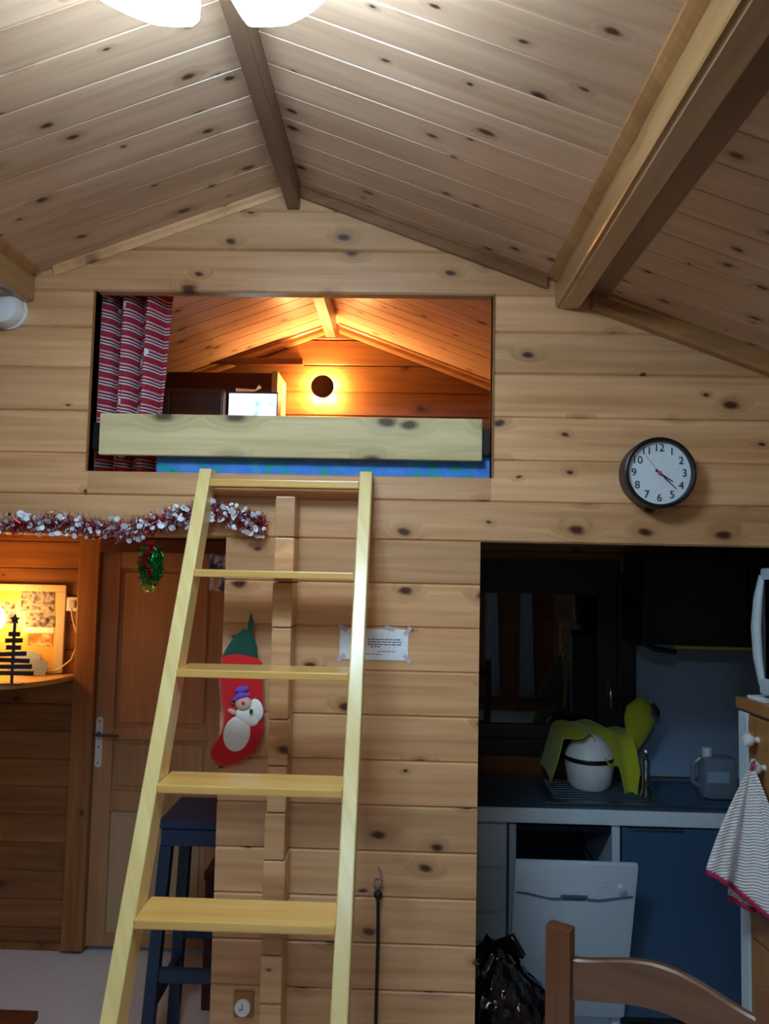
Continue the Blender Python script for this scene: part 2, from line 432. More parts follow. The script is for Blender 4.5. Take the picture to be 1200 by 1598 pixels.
# ceiling: every board runs from the ridge down to the eaves
for side, nm in ((-1, 'ceiling_left'), (1, 'ceiling_right')):
    ce = struct(nm)
    xe = XL - .02 if side < 0 else XR + .02
    n0 = int((2.351 - YN) / .113) + 1
    for i in range(-14, n0):
        y1 = 2.351 - .113 * i; y0 = y1 - .113
        if y0 > YB: continue
        g = .003; c = .0045
        # cross-section in (y, offset below the roof plane)
        prof = [(y0 + .0008, c), (y0 + g, 0), (y1 - g, 0), (y1 - .0008, c), (y1 - .0008, .02), (y0 + .0008, .02)]
        vs = [(RX, y, RZ + o) for y, o in prof] + [(xe, y, roof(xe) + o) for y, o in prof]
        B().add(vs, [(0, 1, 2, 3, 4, 5), (11, 10, 9, 8, 7, 6)] + [(k, k + 6, (k + 1) % 6 + 6, (k + 1) % 6) for k in range(6)]).build('plank', 'plank', ce)
    # solid roof sheet over the boards
    vs = [(x, y, z_) for x in (RX, xe) for y in (YN - .1, YB + .1) for z_ in (roof(x) + .021, roof(x) + .06)]
    B().add(vs, [(0, 1, 3, 2), (4, 6, 7, 5), (0, 4, 5, 1), (2, 3, 7, 6), (0, 2, 6, 4), (1, 5, 7, 3)]).build('roof_sheet', 'greywall', ce)

# beams (purlins and ridge), each a thing of the structure
def sbeam(name, prof, y0, y1, mat='beam'):
    o = B().prism(prof, y0, y1).build(name, mat); o['kind'] = 'structure'; return o
rb = sbeam('trim_ridge_beam', [(-.412, 3.272), (-.412, 3.178), (-.408, 3.172), (-.372, 3.172), (-.368, 3.178), (-.368, 3.272)], YN, YF - .001, 'ridge')
rb2 = sbeam('trim_ridge_beam_loft', [(-.415, 3.272), (-.415, 3.138), (-.366, 3.138), (-.366, 3.272)], YF + .046, YB - .15)
def purlin(nm, x0, w_, s):
    xs = (x0, x0 + s * w_)
    zt = roof(x0) + .01; zb = 2.842
    pr = [(xs[0], zt), (xs[0], zb + .006), (xs[0] + s * .006, zb), (xs[1] - s * .006, zb - SL * .0), (xs[1], zb + .005), (xs[1], roof(xs[1]) + .01)]
    o = struct(nm)
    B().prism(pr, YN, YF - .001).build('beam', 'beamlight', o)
    xi = x0 - s * .012
    B().prism([(x0 - s * .0005, zb + .004), (xi + s * .003, zb + .004), (xi, zb + .009), (xi, roof(xi) + .003), (x0 - s * .0005, roof(x0) + .003)], YN, YF - .002).build('side_board', 'beam', o)
    # moulding along its inner side and a flat board along its outer side
    x0 = xi - s * .0005; a = x0 - s * .028
    B().prism([(a, roof(a) + .004), (a, roof(a) - .010), (a + s * .012, roof(a) - .018), (x0, roof(a) - .026), (x0, roof(x0) + .008)], YN, YF - .03).build('moulding', 'trimx', o)
    bq = x0 + s * (w_ + .095)
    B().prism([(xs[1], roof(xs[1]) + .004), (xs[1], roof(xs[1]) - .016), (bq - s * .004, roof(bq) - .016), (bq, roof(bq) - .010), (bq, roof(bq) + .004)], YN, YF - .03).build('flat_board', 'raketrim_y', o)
    return o
purlin('trim_purlin_right', .497, .068, 1)
purlin('trim_purlin_left', RX - (.497 - RX), .068, -1)

# mouldings between wall and ceiling
def rake(nm, xa, xb, y0, y1, drop, mat='trimx', off=0.):
    n_ = 2
    b = B()
    vs = []
    for x in (xa, xb):
        zt = roof(x) + .002 - off
        for (y, dz) in ((y1, 0), (y0, 0), (y0, -.012), (y0 + .008, -.018), (y0 + .008, -drop + .012), (y0 + .014, -drop), (y1, -drop)):
            vs.append((x, y, zt + dz))
    k = 7
    b.add(vs, [tuple(range(k)), tuple(range(2 * k - 1, k - 1, -1))] + [(i, i + k, (i + 1) % k + k, (i + 1) % k) for i in range(k)])
    o = b.build(nm, mat); o['kind'] = 'structure'; return o
rake('trim_rake_right', -.366, .455, YF - .03, YF - .001, .046, 'raketrim')
rake('trim_rake_right_lower', .60, XR, YF - .05, YF - .001, .062)
rake('trim_rake_left', -1.19, -.414, YF - .018, YF - .001, .032, 'log')
rake('trim_rake_left_lower', XL, -1.37, YF - .03, YF - .001, .05)
rake('trim_loft_rake_right', -.36, XR, YB - .035, YB - .001, .05)
rake('trim_loft_rake_left', XL, -.42, YB - .035, YB - .001, .05)

# ---- door in the hall
dr = struct('door_1')
y = YB - .012
B().box(DX0 + .005, DX0 + .10, y, y + .04, .03, 2.03, .003).build('stile', 'door', dr)
B().box(DX1 - .10, DX1 - .005, y, y + .04, .03, 2.03, .003).build('stile', 'door', dr)
for z0, z1 in ((.03, .09), (.70, .80), (1.94, 2.03)):
    B().box(DX0 + .10, DX1 - .10, y + .002, y + .038, z0, z1, .003).build('rail', 'door', dr)
B().box(DX0 + .10, DX1 - .10, y + .002, y + .038, 1.06, 1.12, .003).build('rail', 'door', dr)
for z0, z1, mt in ((.09, .70, 'doorp_lit'), (.80, 1.06, 'door'), (1.12, 1.94, 'door')):
    p_ = B().box(DX0 + .10, DX1 - .10, y + .018, y + .03, z0, z1).box(DX0 + .125, DX1 - .125, y + .010, y + .02, z0 + .025, z1 - .025, .006).build('panel', mt, dr)
hp = B().prism([(-1.545 + .018 * math.cos(t * PI / 8), (1.155 if t <= 8 else .935) + .018 * math.sin(t * PI / 8)) for t in range(17)], y - .005, y + .001).build('handle_plate', 'whiteplastic', dr)
B().tube([(-1.545, y - .004, 1.09), (-1.545, y - .045, 1.09), (-1.53, y - .05, 1.09), (-1.43, y - .05, 1.088)], .008, 10).build('lever', 'slate', hp, True)
for zz in (1.15, 1.02, .94): B().lathe([(.004, y - .008), (.004, y - .004)], (-1.545, 0, zz), 'y', 10).build('screw', 'slate', hp)
hl = tag(B().box(DX0 - .105, DX0 + .004, YB - .05, YB - .001, .02, 2.09, .005).build('trim_1', 'post'), kind='structure')
tag(B().box(DX1 - .004, DX1 + .09, YB - .05, YB - .001, .02, 2.09, .005).build('trim_2', 'post'), kind='structure')
tag(B().box(DX0 + .004, DX1 - .004, YB - .05, YB - .014, 2.02, 2.09, .004).build('trim_3', 'darkwood'), kind='structure')
tag(B().box(XL, DX0 - .106, YB - .012, YB - .001, .0, .035, .003).build('baseboard_back', 'post'), kind='structure')

# ---- kitchen window (night outside)
wn = struct('window_1')
yk = YB - .02
fo = B().box(WX0, WX0 + .07, yk, yk + .05, WZ0, WZ1, .004).box(WX1 - .10, WX1, yk, yk + .05, WZ0, WZ1, .004).box(WX0 + .07, WX1 - .10, yk, yk + .05, WZ1 - .08, WZ1, .004).box(WX0 + .07, WX1 - .10, yk, yk + .05, WZ0, WZ0 + .07, .004).build('window_frame', 'frame', wn)
B().box(WX0 + .065, WX1 - .095, yk + .02, yk + .028, WZ0 + .065, WZ1 - .075).build('pane', 'glass', wn)
wh = B().prism([(1.053 + .013 * math.cos(t * PI / 8), (1.42 if t <= 8 else 1.35) + .013 * math.sin(t * PI / 8)) for t in range(17)], yk - .006, yk).build('window_handle', 'slate', wn)
B().tube([(1.053, yk - .005, 1.385), (1.053, yk - .035, 1.385), (1.053, yk - .04, 1.375), (1.053, yk - .04, 1.29)], [.008, .008, .009, .007], 10).build('lever', 'chrome', wh, True)
tag(B().box(WX0 - .08, WX0, YB - .035, YB - .001, WZ0 - .08, WZ1 + .09, .004).build('trim_4', 'frame'), kind='structure')
tag(B().box(WX1, WX1 + .09, YB - .035, YB - .001, WZ0 - .08, WZ1 + .09, .004).build('trim_5', 'frame'), kind='structure')
tag(B().box(WX0, WX1, YB - .035, YB - .001, WZ1, WZ1 + .09, .004).build('trim_6', 'frame'), kind='structure')
tag(B().box(WX0, WX1, YB - .035, YB - .001, WZ0 - .08, WZ0, .004).build('trim_7', 'frame'), kind='structure')
sp = B().box(1.192, XR - .001, YB - .012, YB - .001, .95, 1.62, .002).box(1.192, 1.26, YB - .012, YB - .001, 1.60, 1.66).build('wall_backsplash', 'splash'); sp['kind'] = 'structure'

# ================================================================ CEILING LAMP
M['lamp_fill'] = pm('fill_lamp_shade', LAMP_COL, .4, emit=FILL_LAMP_POWER)
def petal(k, lp, mt_):
    R, r0, g = .262, .055, .0125
    th = [PI / 2 * i / 14 for i in range(15)]
    a0 = math.asin(g / R); a1 = math.asin(g / r0) * .9
    out = [(R * math.cos(a0 + (PI / 2 - 2 * a0) * i / 16), R * math.sin(a0 + (PI / 2 - 2 * a0) * i / 16)) for i in range(17)]
    inn = [(r0 * math.cos(a1 + (PI / 2 - 2 * a1) * (4 - i) / 4) , r0 * math.sin(a1 + (PI / 2 - 2 * a1) * (4 - i) / 4)) for i in range(5)]
    pts = [Vector(p) for p in out + inn]
    for it in range(4):                                       # round the corners (Chaikin)
        q = []
        n_ = len(pts)
        for i in range(n_):
            a, b_ = pts[i], pts[(i + 1) % n_]
            q += [a * .75 + b_ * .25, a * .25 + b_ * .75]
        pts = q[::2] if len(q) > 160 else q
    c = sum(pts, Vector((0, 0))) / len(pts)
    # extra rounding toward the petal centre at the corners
    rr = [(p - c).length for p in pts]; lim = .098
    pts = [c + (p - c).normalized() * (r if r < lim else lim + (r - lim) * .55) for p, r in zip(pts, rr)]
    ang = k * PI / 2
    rot = lambda p, z_: (p.x * math.cos(ang) - p.y * math.sin(ang), p.x * math.sin(ang) + p.y * math.cos(ang), z_)
    b = B(); lay = [(.0, .028), (.85, .03), (1., .015), (1., -.002), (.93, -.016), (.7, -.028), (.35, -.034), (0., -.036)]
    n_ = len(pts); vs = []
    for s_, z_ in lay: vs += [rot(c + (p - c) * max(s_, .01), z_) for p in pts]
    fs = [(i * n_ + j, i * n_ + (j + 1) % n_, (i + 1) * n_ + (j + 1) % n_, (i + 1) * n_ + j) for i in range(len(lay) - 1) for j in range(n_)]
    b.add(vs, fs)
    b.build('petal_shade', mt_, lp, True)
for y_, lab, mt_ in ((1.03, 'round ceiling lamp of four glowing white petal shades nearest the loft', 'lamp'), (-1.25, 'added unseen fill lamp of four white petal shades behind the viewer, away from the loft', 'lamp_fill')):
  lp = thing('ceiling_lamp', lab, 'lamp', (-.345, y_, 2.97), group='petal ceiling lamps')
  B().lathe([(.0, .0), (.02, .0), (.02, .1), (.045, .16), (.05, .20)], (0, 0, -.0), n=20).build('stem', 'whiteplastic', lp, True)
  for k in range(4): petal(k, lp, mt_)
  B().lathe([(.0, -.01), (.05, -.01), (.06, .0), (.05, .02), (.0, .02)], n=24).build('hub', 'whiteplastic', lp, True)

# ================================================================ LADDER
ld = thing('loft_ladder', 'yellow varnished wooden ladder leaning against the wall under the loft', 'ladder', (-.38, 1.29, 0))
LO = Vector((-.38, 1.29, 0))
def rail_y(z_): return 2.33 - .477 * (2.28 - z_)
def rail(x0, x1):
    dy = .105
    pr = [(rail_y(2.285), 2.285), (rail_y(2.285) + .055, 2.285), (rail_y(2.285) + .066, 2.255), (rail_y(.0) + dy, 0), (rail_y(0.), 0)]
    b = B().prism([(p[0] - LO.y, p[1]) for p in pr], x0 - LO.x, x1 - LO.x, 'x')
    o = b.build('rail', 'laddz', ld)
    mod = o.modifiers.new('edge', 'BEVEL'); mod.width = .004; mod.segments = 2
rail(-.657, -.617); rail(-.143, -.103)
for k in range(8):
    zt = 2.238 - .272 * k if k else 2.25
    yn = rail_y(zt) - .012
    yb = yn + (.125 if k else .06)
    th = .022 if k else .024
    B().box(-.617 - LO.x, -.143 - LO.x, yn - LO.y, yb - LO.y, zt - th, zt, .004).build('tread', 'laddx', ld)
# ================================================================ LOFT
gb = thing('guard_board', 'long raw pine safety board across the loft opening', 'board', (-.38, 2.42, 2.335))
b = B().box(-.637, .632, -.012, .014, 0, .139, .004).build('board', 'guard', gb)
for s in (-1.035, .258):
    xx = s + .38
    B().box(xx - .012, xx + .02, .005, .03, .02, .11, .003).build('bracket', 'blackmetal', gb)

mt = thing('mattress', 'mattress with blue and green patterned sheet behind the loft guard board', 'mattress', (-.12, 2.9, 2.272))
b = B()
def mf(u, v): return (-.73 + 1.12 * u + .0, -.36 + .006 * math.sin(19 * u), .01 + .115 * v + .006 * math.sin(14 * u))
B().box(-.72, .95, -.445, .40, .0, .10, .012).build('sheet', 'sheet', mt, True)

cu = thing('striped_curtain', 'red white and black striped curtain with snowflakes gathered at left of loft opening', 'curtain', (-.97, 2.52, 2.29))
def cf(u, v):
    x = -.145 + .265 * u - .012 * (1 - v) * (u > .5) + .018 * (v) * u
    a = 2 * PI * (3.2 * u + .2)
    return (x + .010 * math.sin(a * 2 + 1) * .5, (.034 + .01 * v) * math.sin(a) + .008 * math.sin(a * 2.3 + v * 2), -.0 + .66 * v)
c_ = B().grid(cf, 80, 16); co = c_.build('fabric', 'curtain', cu, True, th=.002)
uvl = co.data.uv_layers.new(name='UVMap')
for lpp in co.data.loops:
    vi = lpp.vertex_index; uvl.data[lpp.index].uv = ((vi % 81) / 80 * .7, (vi // 81) / 16)
B().tube([(-.15, 0, .655), (.14, 0, .655)], .006, 10).build('curtain_wire', 'slate', cu, True)

cl = thing('loft_wardrobe', 'low dark wooden cupboard at back left of the loft', 'cupboard', (-1.05, 3.70, 2.272))
B().box(-.14, .385, -.10, .14, .0, .65, .004).build('carcass', 'darkwood', cl)
B().box(.385, .415, -.12, .14, .0, .655, .003).build('side_post', 'laddz', cl)
B().box(-.14, .385, -.115, -.101, .02, .64, .003).build('door', 'darkwood', cl)
c2 = thing('loft_chest', 'reddish dark chest left of the bright screen in the loft', 'chest', (-1.12, 3.45, 2.272))
B().box(-.22, .27, -.07, .07, .0, .515, .004).build('carcass', 'darkwood', c2)
B().box(-.215, .02, -.082, -.07, .02, .50, .003).build('door', 'darkwood', c2)
B().box(.026, .265, -.082, -.07, .02, .50, .003).build('door', 'darkwood', c2)
tag(B().box(-1.3, -.545, YB - .05, YB - .001, 3.02, 3.055, .004).build('trim_8', 'darkwood'), kind='structure')

tv = thing('small_screen', 'small brightly lit screen beside the dark chest in the loft', 'screen', (-.725, 3.44, 2.272))
B().box(-.118, .118, .0, .10, .0, .518, .003).build('casing', 'slate', tv)
B().box(-.113, .113, -.004, .0, .02, .508).build('screen', 'screen', tv)
pp = thing('folded_leaflet', 'pale folded leaflet lying on top of the small loft screen', 'leaflet', (-.75, 3.47, 2.791))
B().add([(-.06, -.02, .0), (.03, -.03, .0), (.035, .03, .022), (-.07, .02, .026), (.05, -.02, .035), (.055, .02, .03)], [(0, 1, 2, 3), (1, 4, 5, 2)]).build('paper', 'paper', pp, th=.001)

sl = thing('wall_sconce', 'round wall lamp with brown disc glowing on the loft back wall', 'lamp', (-.437, YB - .001, 2.902))
B().lathe([(.0, -.0), (.045, -.0), (.045, -.012), (.0, -.012)], axis='y', n=24).build('wall_plate', 'shade', sl, True)
M['bulb'] = pm('warm_bulb', (1, .62, .25), .4, emit=40.)
B().lathe([(.0, -.012), (.028, -.012), (.036, -.024), (.036, -.05), (.028, -.06), (.0, -.06)], axis='y', n=24).build('bulb', 'bulb', sl, True)
B().lathe([(.0, -.062), (.057, -.062), (.060, -.066), (.057, -.070), (.0, -.074)], axis='y', n=36).build('disc', 'shade', sl, True)
def point(nm, loc, w_, col, r, parent=None):
    d = bpy.data.lights.new(nm, 'POINT'); d.energy = w_; d.color = col; d.shadow_soft_size = r
    o = bpy.data.objects.new(nm, d); COL.objects.link(o); o.location = loc
    if parent: o.parent = parent
    return o
for q in range(4):                 # the light leaves the ring between disc and wall
    a = q * PI / 2 + PI / 4
    point('sconce_light', (.052 * math.cos(a), -.045, .052 * math.sin(a)), SCONCE_W / 4, (1.0, .56, .20), .012, sl)

# ================================================================ WALL THINGS
ck = thing('wall_clock', 'round black wall clock with white face above the kitchen opening', 'clock', (.80, YF, 2.296))
R = .112
B().lathe([(.0, -.001), (.108, -.001), (.110, -.02), (R, -.065), (R, -.078), (.106, -.082), (.100, -.080), (.0985, -.070), (.0985, -.062), (.0, -.062)], axis='y', n=56).build('case', 'blackmetal', ck, True)
B().lathe([(.0, -.0622), (.0985, -.0622), (.0985, -.066), (.0, -.066)], axis='y', n=48).build('dial', 'clockface', ck)
def text(s_, size, mat, parent, loc, rx=PI / 2, name='numeral', ext=.0004):
    cu_ = bpy.data.curves.new(name, 'FONT'); cu_.body = s_; cu_.size = size; cu_.align_x = 'CENTER'; cu_.align_y = 'CENTER'; cu_.extrude = ext
    o = bpy.data.objects.new(name, cu_); COL.objects.link(o)
    dg = bpy.context.evaluated_depsgraph_get(); me = bpy.data.meshes.new_from_object(o.evaluated_get(dg))
    bpy.data.objects.remove(o); o = bpy.data.objects.new(name, me); COL.objects.link(o)
    me.materials.clear(); me.materials.append(M[mat]); o.location = loc; o.rotation_euler = (rx, 0, 0); o.parent = parent
    return o
for h_ in range(1, 13):
    a = h_ * PI / 6
    text(str(h_), .034, 'ink', ck, (.079 * math.sin(a), -.0668, .079 * math.cos(a)), ext=.0008)
def hand(nm, ang, ln, w_, mat, yy, tail=.015):
    a = math.radians(ang); d = Vector((math.sin(a), 0, math.cos(a))); s_ = Vector((math.cos(a), 0, -math.sin(a)))
    p = [-d * tail + s_ * w_, -d * tail - s_ * w_, d * ln - s_ * w_ * .5, d * ln + s_ * w_ * .5]
    B().add([q + Vector((0, yy, 0)) for q in p] + [q + Vector((0, yy - .001, 0)) for q in p], [(0, 1, 2, 3), (7, 6, 5, 4), (0, 4, 5, 1), (1, 5, 6, 2), (2, 6, 7, 3), (3, 7, 4, 0)]).build(nm, mat, ck)
hand('hour_hand', 123, .050, .0028, 'ink', -.069); hand('minute_hand', 134, .072, .0022, 'ink', -.071); hand('second_hand', 320, .068, .0008, 'redink', -.073, .03)
B().lathe([(.0, -.068), (.006, -.068), (.006, -.075), (.0, -.076)], axis='y', n=16).build('centre_cap', 'redink', ck, True)

sm = thing('smoke_detector', 'white round detector on the wall left of the loft curtain', 'detector', (-1.335, YF, 2.81))
B().lathe([(.0, -.001), (.062, -.001), (.062, -.012), (.0, -.012)], axis='y', n=36).build('base', 'whiteplastic', sm, True)
B().lathe([(.0, -.012), (.058, -.012), (.060, -.05), (.055, -.066), (.04, -.072), (.0, -.073)], axis='y', n=36).build('cover', 'whiteplastic', sm, True)

nt_ = thing('paper_notice', 'white paper notice with printed lines taped to the wall behind the ladder', 'notice', (-.089, YF - .0015, 1.734))
B().box(-.11, .11, -.0008, .0008, -.049, .049).build('sheet', 'paper', nt_)
rnd = random.Random(3)
lines = B(); 
for zz, a, b_ in ((.016, -.02, .088), (.008, -.02, .09), (.000, -.02, .088), (-.007, -.01, .02)):
    x = a
    while x < b_:
        w_ = rnd.uniform(.006, .018); lines.box(x, min(x + w_, b_), -.0012, -.0006, zz - .0014, zz + .0014); x += w_ + .0025
lines.build('printed_lines', 'ink', nt_)
lr = B()
for zz, a, b_ in ((-.022, .012, .070), (-.031, -.025, .028)):
    x = a
    while x < b_:
        w_ = rnd.uniform(.006, .016); lr.box(x, min(x + w_, b_), -.0012, -.0006, zz - .0012, zz + .0012); x += w_ + .0025
lr.build('red_lines', 'redink', nt_)
for x, zz, a in ((.05, .052, .2), (.108, .044, -.9), (-.10, .05, .5), (.108, -.045, .9), (-.104, -.045, -.7)):
    o = B().box(-.016, .016, -.0016, -.0009, -.007, .007).build('tape', 'tape', nt_); o.location = (x, 0, zz); o.rotation_euler = (0, a, 0)

hk = thing('hanging_cord', 'black cord hanging from a metal hook on the lower wall', 'cord', (-.058, YF, 1.02))
B().tube([(0, .0, .02), (0, -.012, .02), (.008, -.025, .014), (.012, -.026, .0), (.0, -.026, -.012), (-.010, -.026, -.004)], .0022, 8).build('hook', 'chrome', hk, True)
B().tube([(-.010, -.024, -.012), (-.014, -.022, -.03), (-.004, -.02, -.045), (.010, -.02, -.034), (.012, -.022, -.014), (.002, -.024, -.004), (-.010, -.024, -.012)], .0022, 8).build('ring', 'steel', hk, True)
B().ball((0, -.018, -.058), .014, .011, .014).build('knot', 'cord', hk, True)
B().tube([(0, -.016, -.06), (.002, -.014, -.2), (0, -.012, -.5), (.003, -.012, -.78)], .0055, 10).build('cord', 'cord', hk, True)

th_ = thing('round_dial', 'small round white dial on a brown square low on the wall', 'dial', (-.472, YF, .607))
B().box(-.03, .032, -.010, -.0005, -.032, .045, .003).build('plate', 'post', th_)
B().lathe([(.0, -.010), (.025, -.010), (.026, -.016), (.023, -.022), (.0, -.023)], axis='y', n=30).build('dial', 'whiteplastic', th_, True)
B().box(-.001, .001, -.0240, -.0228, -.002, .016).box(-.010, .001, -.0240, -.0228, -.002, .0).build('pointer', 'ink', th_)

# ---- garland
ga = thing('tinsel_garland', 'red and silver tinsel garland strung along the beam above the hall', 'garland', (-.9, 2.345, 2.09))
GP = [(-1.62, 2.10), (-1.45, 2.075), (-1.306, 2.087), (-1.20, 2.098), (-1.10, 2.104), (-1.0, 2.09), (-.90, 2.082), (-.83, 2.098), (-.76, 2.122), (-.702, 2.134), (-.64, 2.145), (-.578, 2.146), (-.52, 2.128), (-.49, 2.118), (-.45, 2.104)]
GP = [Vector((x, 2.362, z_)) - Vector((-.9, 2.345, 2.09)) for x, z_ in GP]
def gpt(t):
    f_ = t * (len(GP) - 1); i = min(int(f_), len(GP) - 2); return GP[i].lerp(GP[i + 1], f_ - i)
B().tube(GP, .004, 6).build('core', 'foilred', ga, True)
def strands(n_, ln, w_, rng, jit=.0, ptf=gpt, sx_=1.):
    b = B()
    for _ in range(n_):
        p = ptf(rng.random()); d = Vector((rng.gauss(0, .55) * sx_, rng.gauss(0, 1), rng.gauss(0, 1))).normalized()
        if d.y > .75: d.y *= -.5
        l_ = ln * rng.uniform(.5, 1.1); s_ = d.cross(Vector((rng.gauss(0, 1), rng.gauss(0, 1), rng.gauss(0, 1)))).normalized() * w_
        bend = Vector((rng.gauss(0, 1), rng.gauss(0, 1), rng.gauss(0, 1))) * l_ * .18
        a = p; m_ = p + d * l_ * .55 + bend; e_ = p + d * l_
        for q_ in (m_, e_):
            if ptf is gpt:
                q_.y = min(q_.y, .049); X_ = q_.x - .9
                if -.67 < X_ < -.60: q_.y = max(q_.y, -.004)
        b.add([a - s_, a + s_, m_ + s_, m_ - s_, e_ + s_ * .6, e_ - s_ * .6], [(0, 1, 2, 3), (3, 2, 4, 5)])
    return b
rng = random.Random(5)
strands(3800, .044, .0011, rng).build('red_strands', 'foilred', ga, recalc=False)['kind'] = 'stuff'
strands(1500, .044, .0011, rng).build('silver_strands', 'foilsilver', ga, recalc=False)['kind'] = 'stuff'
fk = B()
for _ in range(300):
    t = rng.random(); p = gpt(t) + Vector((rng.uniform(-.01, .01), -abs(rng.gauss(.0, .022)), max(-.036, min(.036, rng.gauss(0, .023)))))
    if -.68 < p.x - .9 < -.59: p.y = max(p.y, .0)
    r_ = rng.uniform(.005, .0125); n_ = Vector((rng.gauss(0, .5), -1, rng.gauss(0, .6))).normalized(); a_ = n_.orthogonal().normalized(); b_ = n_.cross(a_)
    fk.add([p + (a_ * math.cos(k * PI / 3) + b_ * math.sin(k * PI / 3)) * r_ * rng.uniform(.75, 1.15) for k in range(6)], [(0, 1, 2, 3, 4, 5)])
fk.build('white_flakes', 'flake', ga, recalc=False)['kind'] = 'stuff'

tb = thing('green_tinsel_wreath', 'green tinsel bell ornament with red ribbon hanging below the garland', 'ornament', (-.803, 2.345, 1.975))
B().tube([(0, 0, .080), (.004, 0, .07), (0, 0, .05)], .002, 6).build('string', 'foilred', tb, True)
def ell(t):
    a = t * 2 * PI * 7; z_ = .05 - .11 * t; r_ = .034 * math.sqrt(max(.15, 1 - ((z_ + .003) / .065) ** 2)); return Vector((r_ * math.cos(a), r_ * .7 * math.sin(a), z_))
gs = strands(1500, .020, .0011, rng, ptf=ell); gs.build('green_strands', 'foilgreen', tb, recalc=False)['kind'] = 'stuff'
B().ball((0, 0, 0), .030, .022, .05).build('body', 'foilgreen', tb, True)
strands(260, .016, .0016, rng, ptf=lambda t: Vector((.012 * math.sin(t * 9), -.036, .07 - .105 * t))).build('red_ribbon', 'foilred', tb, recalc=False)['kind'] = 'stuff'
strands(260, .018, .0014, rng, ptf=lambda t: Vector((.010 * math.sin(t * 31), -.012, -.068 + .012 * math.cos(t * 20)))).build('gold_clapper', 'foilgold', tb, recalc=False)['kind'] = 'stuff'

# ---- stocking
SO = Vector((-.48, 2.355, 1.83))
st = thing('christmas_stocking', 'red felt Christmas stocking with snowman hanging behind the ladder', 'stocking', SO)
def S(x, z_, y_=0.): return (x - SO.x, y_, z_ - SO.z)
B().tube([S(-.482, 1.755), S(-.484, 1.79), S(-.480, 1.826), S(-.474, 1.79), S(-.478, 1.755)], .006, 8).build('loop', 'green', st, True)
B().tube([S(-.49, 1.775), S(-.495, 1.755), S(-.50, 1.725), S(-.505, 1.70), S(-.512, 1.675), S(-.515, 1.655)], [.012, .03, .045, .053, .058, .06], 20, .3).build('cuff', 'green', st, True)
B().tube([S(-.500, 1.700), S(-.505, 1.68), S(-.506, 1.62), S(-.500, 1.56), S(-.492, 1.51), S(-.492, 1.465), S(-.505, 1.43), S(-.53, 1.405), S(-.556, 1.392), S(-.578, 1.388), S(-.592, 1.388)],
         [.045, .066, .070, .068, .064, .066, .064, .055, .046, .036, .012], 24, .34).build('sock', 'red', st, True)
sn = B().ball(S(-.508, 1.455, -.020), .042, .008, .055, .2).ball(S(-.478, 1.508, -.019), .040, .008, .026, .5).ball(S(-.452, 1.528, -.017), .024, .008, .036, -.2).build('snowman_body', 'felt', st, True)
B().ball(S(-.49, 1.55, -.022), .026, .012, .024).ball(S(-.524, 1.522, -.02), .016, .006, .008, .4).build('snowman_face', 'pink', st, True)
B().tube([S(-.522, 1.560, -.026), S(-.50, 1.575, -.03), S(-.470, 1.577, -.026)], [.006, .010, .005], 10, .6).ball(S(-.496, 1.592, -.024), .023, .008, .012, -.25).build('snowman_hat', 'purple', st, True)
B().ball(S(-.488, 1.552, -.034), .006, .005, .005).build('snowman_nose', 'red', st, True)
B().ball(S(-.523, 1.548, -.024), .006, .005, .004).build('holly_leaf', 'foilgreen', st, True)
B().ball(S(-.463, 1.527, -.032), .006, .003, .008).build('holly_leaf', 'foilgreen', st, True)

# ================================================================ HALL
sh = thing('corner_shelf', 'half-round varnished wooden shelf on the back wall of the hall', 'shelf', (-2.12, YB - .002, 1.372))
pts = [(.44 * math.cos(t * PI / 30), -.44 * math.sin(t * PI / 30)) for t in range(31)]
o = B().prism(pts, -.013, .013, 'z').build('board', 'laddx', sh); md = o.modifiers.new('edge', 'BEVEL'); md.width = .006; md.segments = 2; md.limit_method = 'ANGLE'
B().prism([(-.02, -.013), (-.25, -.013), (-.02, -.22)], -.012, .012, 'x').build('support_bracket', 'post', sh)

hb = thing('shelf_lamp', 'warm glowing globe lamp on the hall shelf at the left edge', 'lamp', (-2.06, 3.66, 1.385))
B().lathe([(.0, .0), (.06, .0), (.06, .008), (.012, .02), (.012, .20), (.03, .22), (.0, .22)], n=24).build('base', 'slate', hb, True)
M['globe'] = pm('warm_globe', (1, .50, .13), .4, emit=12.)
B().ball((0, 0, .29), .078, u=28, v=18).build('globe', 'globe', hb, True)
point('globe_light', (0, 0, .29), HALL_W, (1.0, .40, .07), .085, hb)

FR = thing('photo_board', 'cream framed pinboard of snapshots behind the hall shelf lamp', 'picture frame', (-2.05, YB - .003, 1.388))
x0, x1, zh = -.28, .297, .455
B().box(x0, x1, -.018, 0, 0, .03, .003).box(x0, x1, -.018, 0, zh - .035, zh, .003).box(x1 - .045, x1, -.018, 0, .03, zh - .035, .003).box(x0, x0 + .045, -.018, 0, .03, zh - .035, .003).build('frame', 'cream', FR)
B().box(x0 + .04, x1 - .04, -.008, 0, .025, zh - .03).build('backing', M['laddx'], FR)
for xa, xb, za, zb, mk in ((.06, .235, .315, .425, 'snap'), (.09, .245, .235, .312, 'snap'), (.075, .24, .205, .232, 'paper'), (.105, .235, .14, .20, 'snap_warm'), (-.15, .03, .25, .36, 'snap'), (-.2, -.05, .08, .2, 'snap_warm')):
    B().box(xa, xb, -.0105, -.008, za, zb).build('snapshot', mk, FR)

bl = thing('leaflet_stack', 'pale blue leaflets leaning against the framed pinboard', 'leaflet', (-1.90, 3.775, 1.394))
for i, (dx, a) in enumerate(((-.05, .1), (.0, -.05), (.04, .15))):
    o = B().box(-.06, .06, -.001, .001, .0, .115 - .02 * i).build('leaflet', 'blueleaf', bl); o.location = (dx, -.02 * i, 0); o.rotation_euler = (-.35, a, .1)

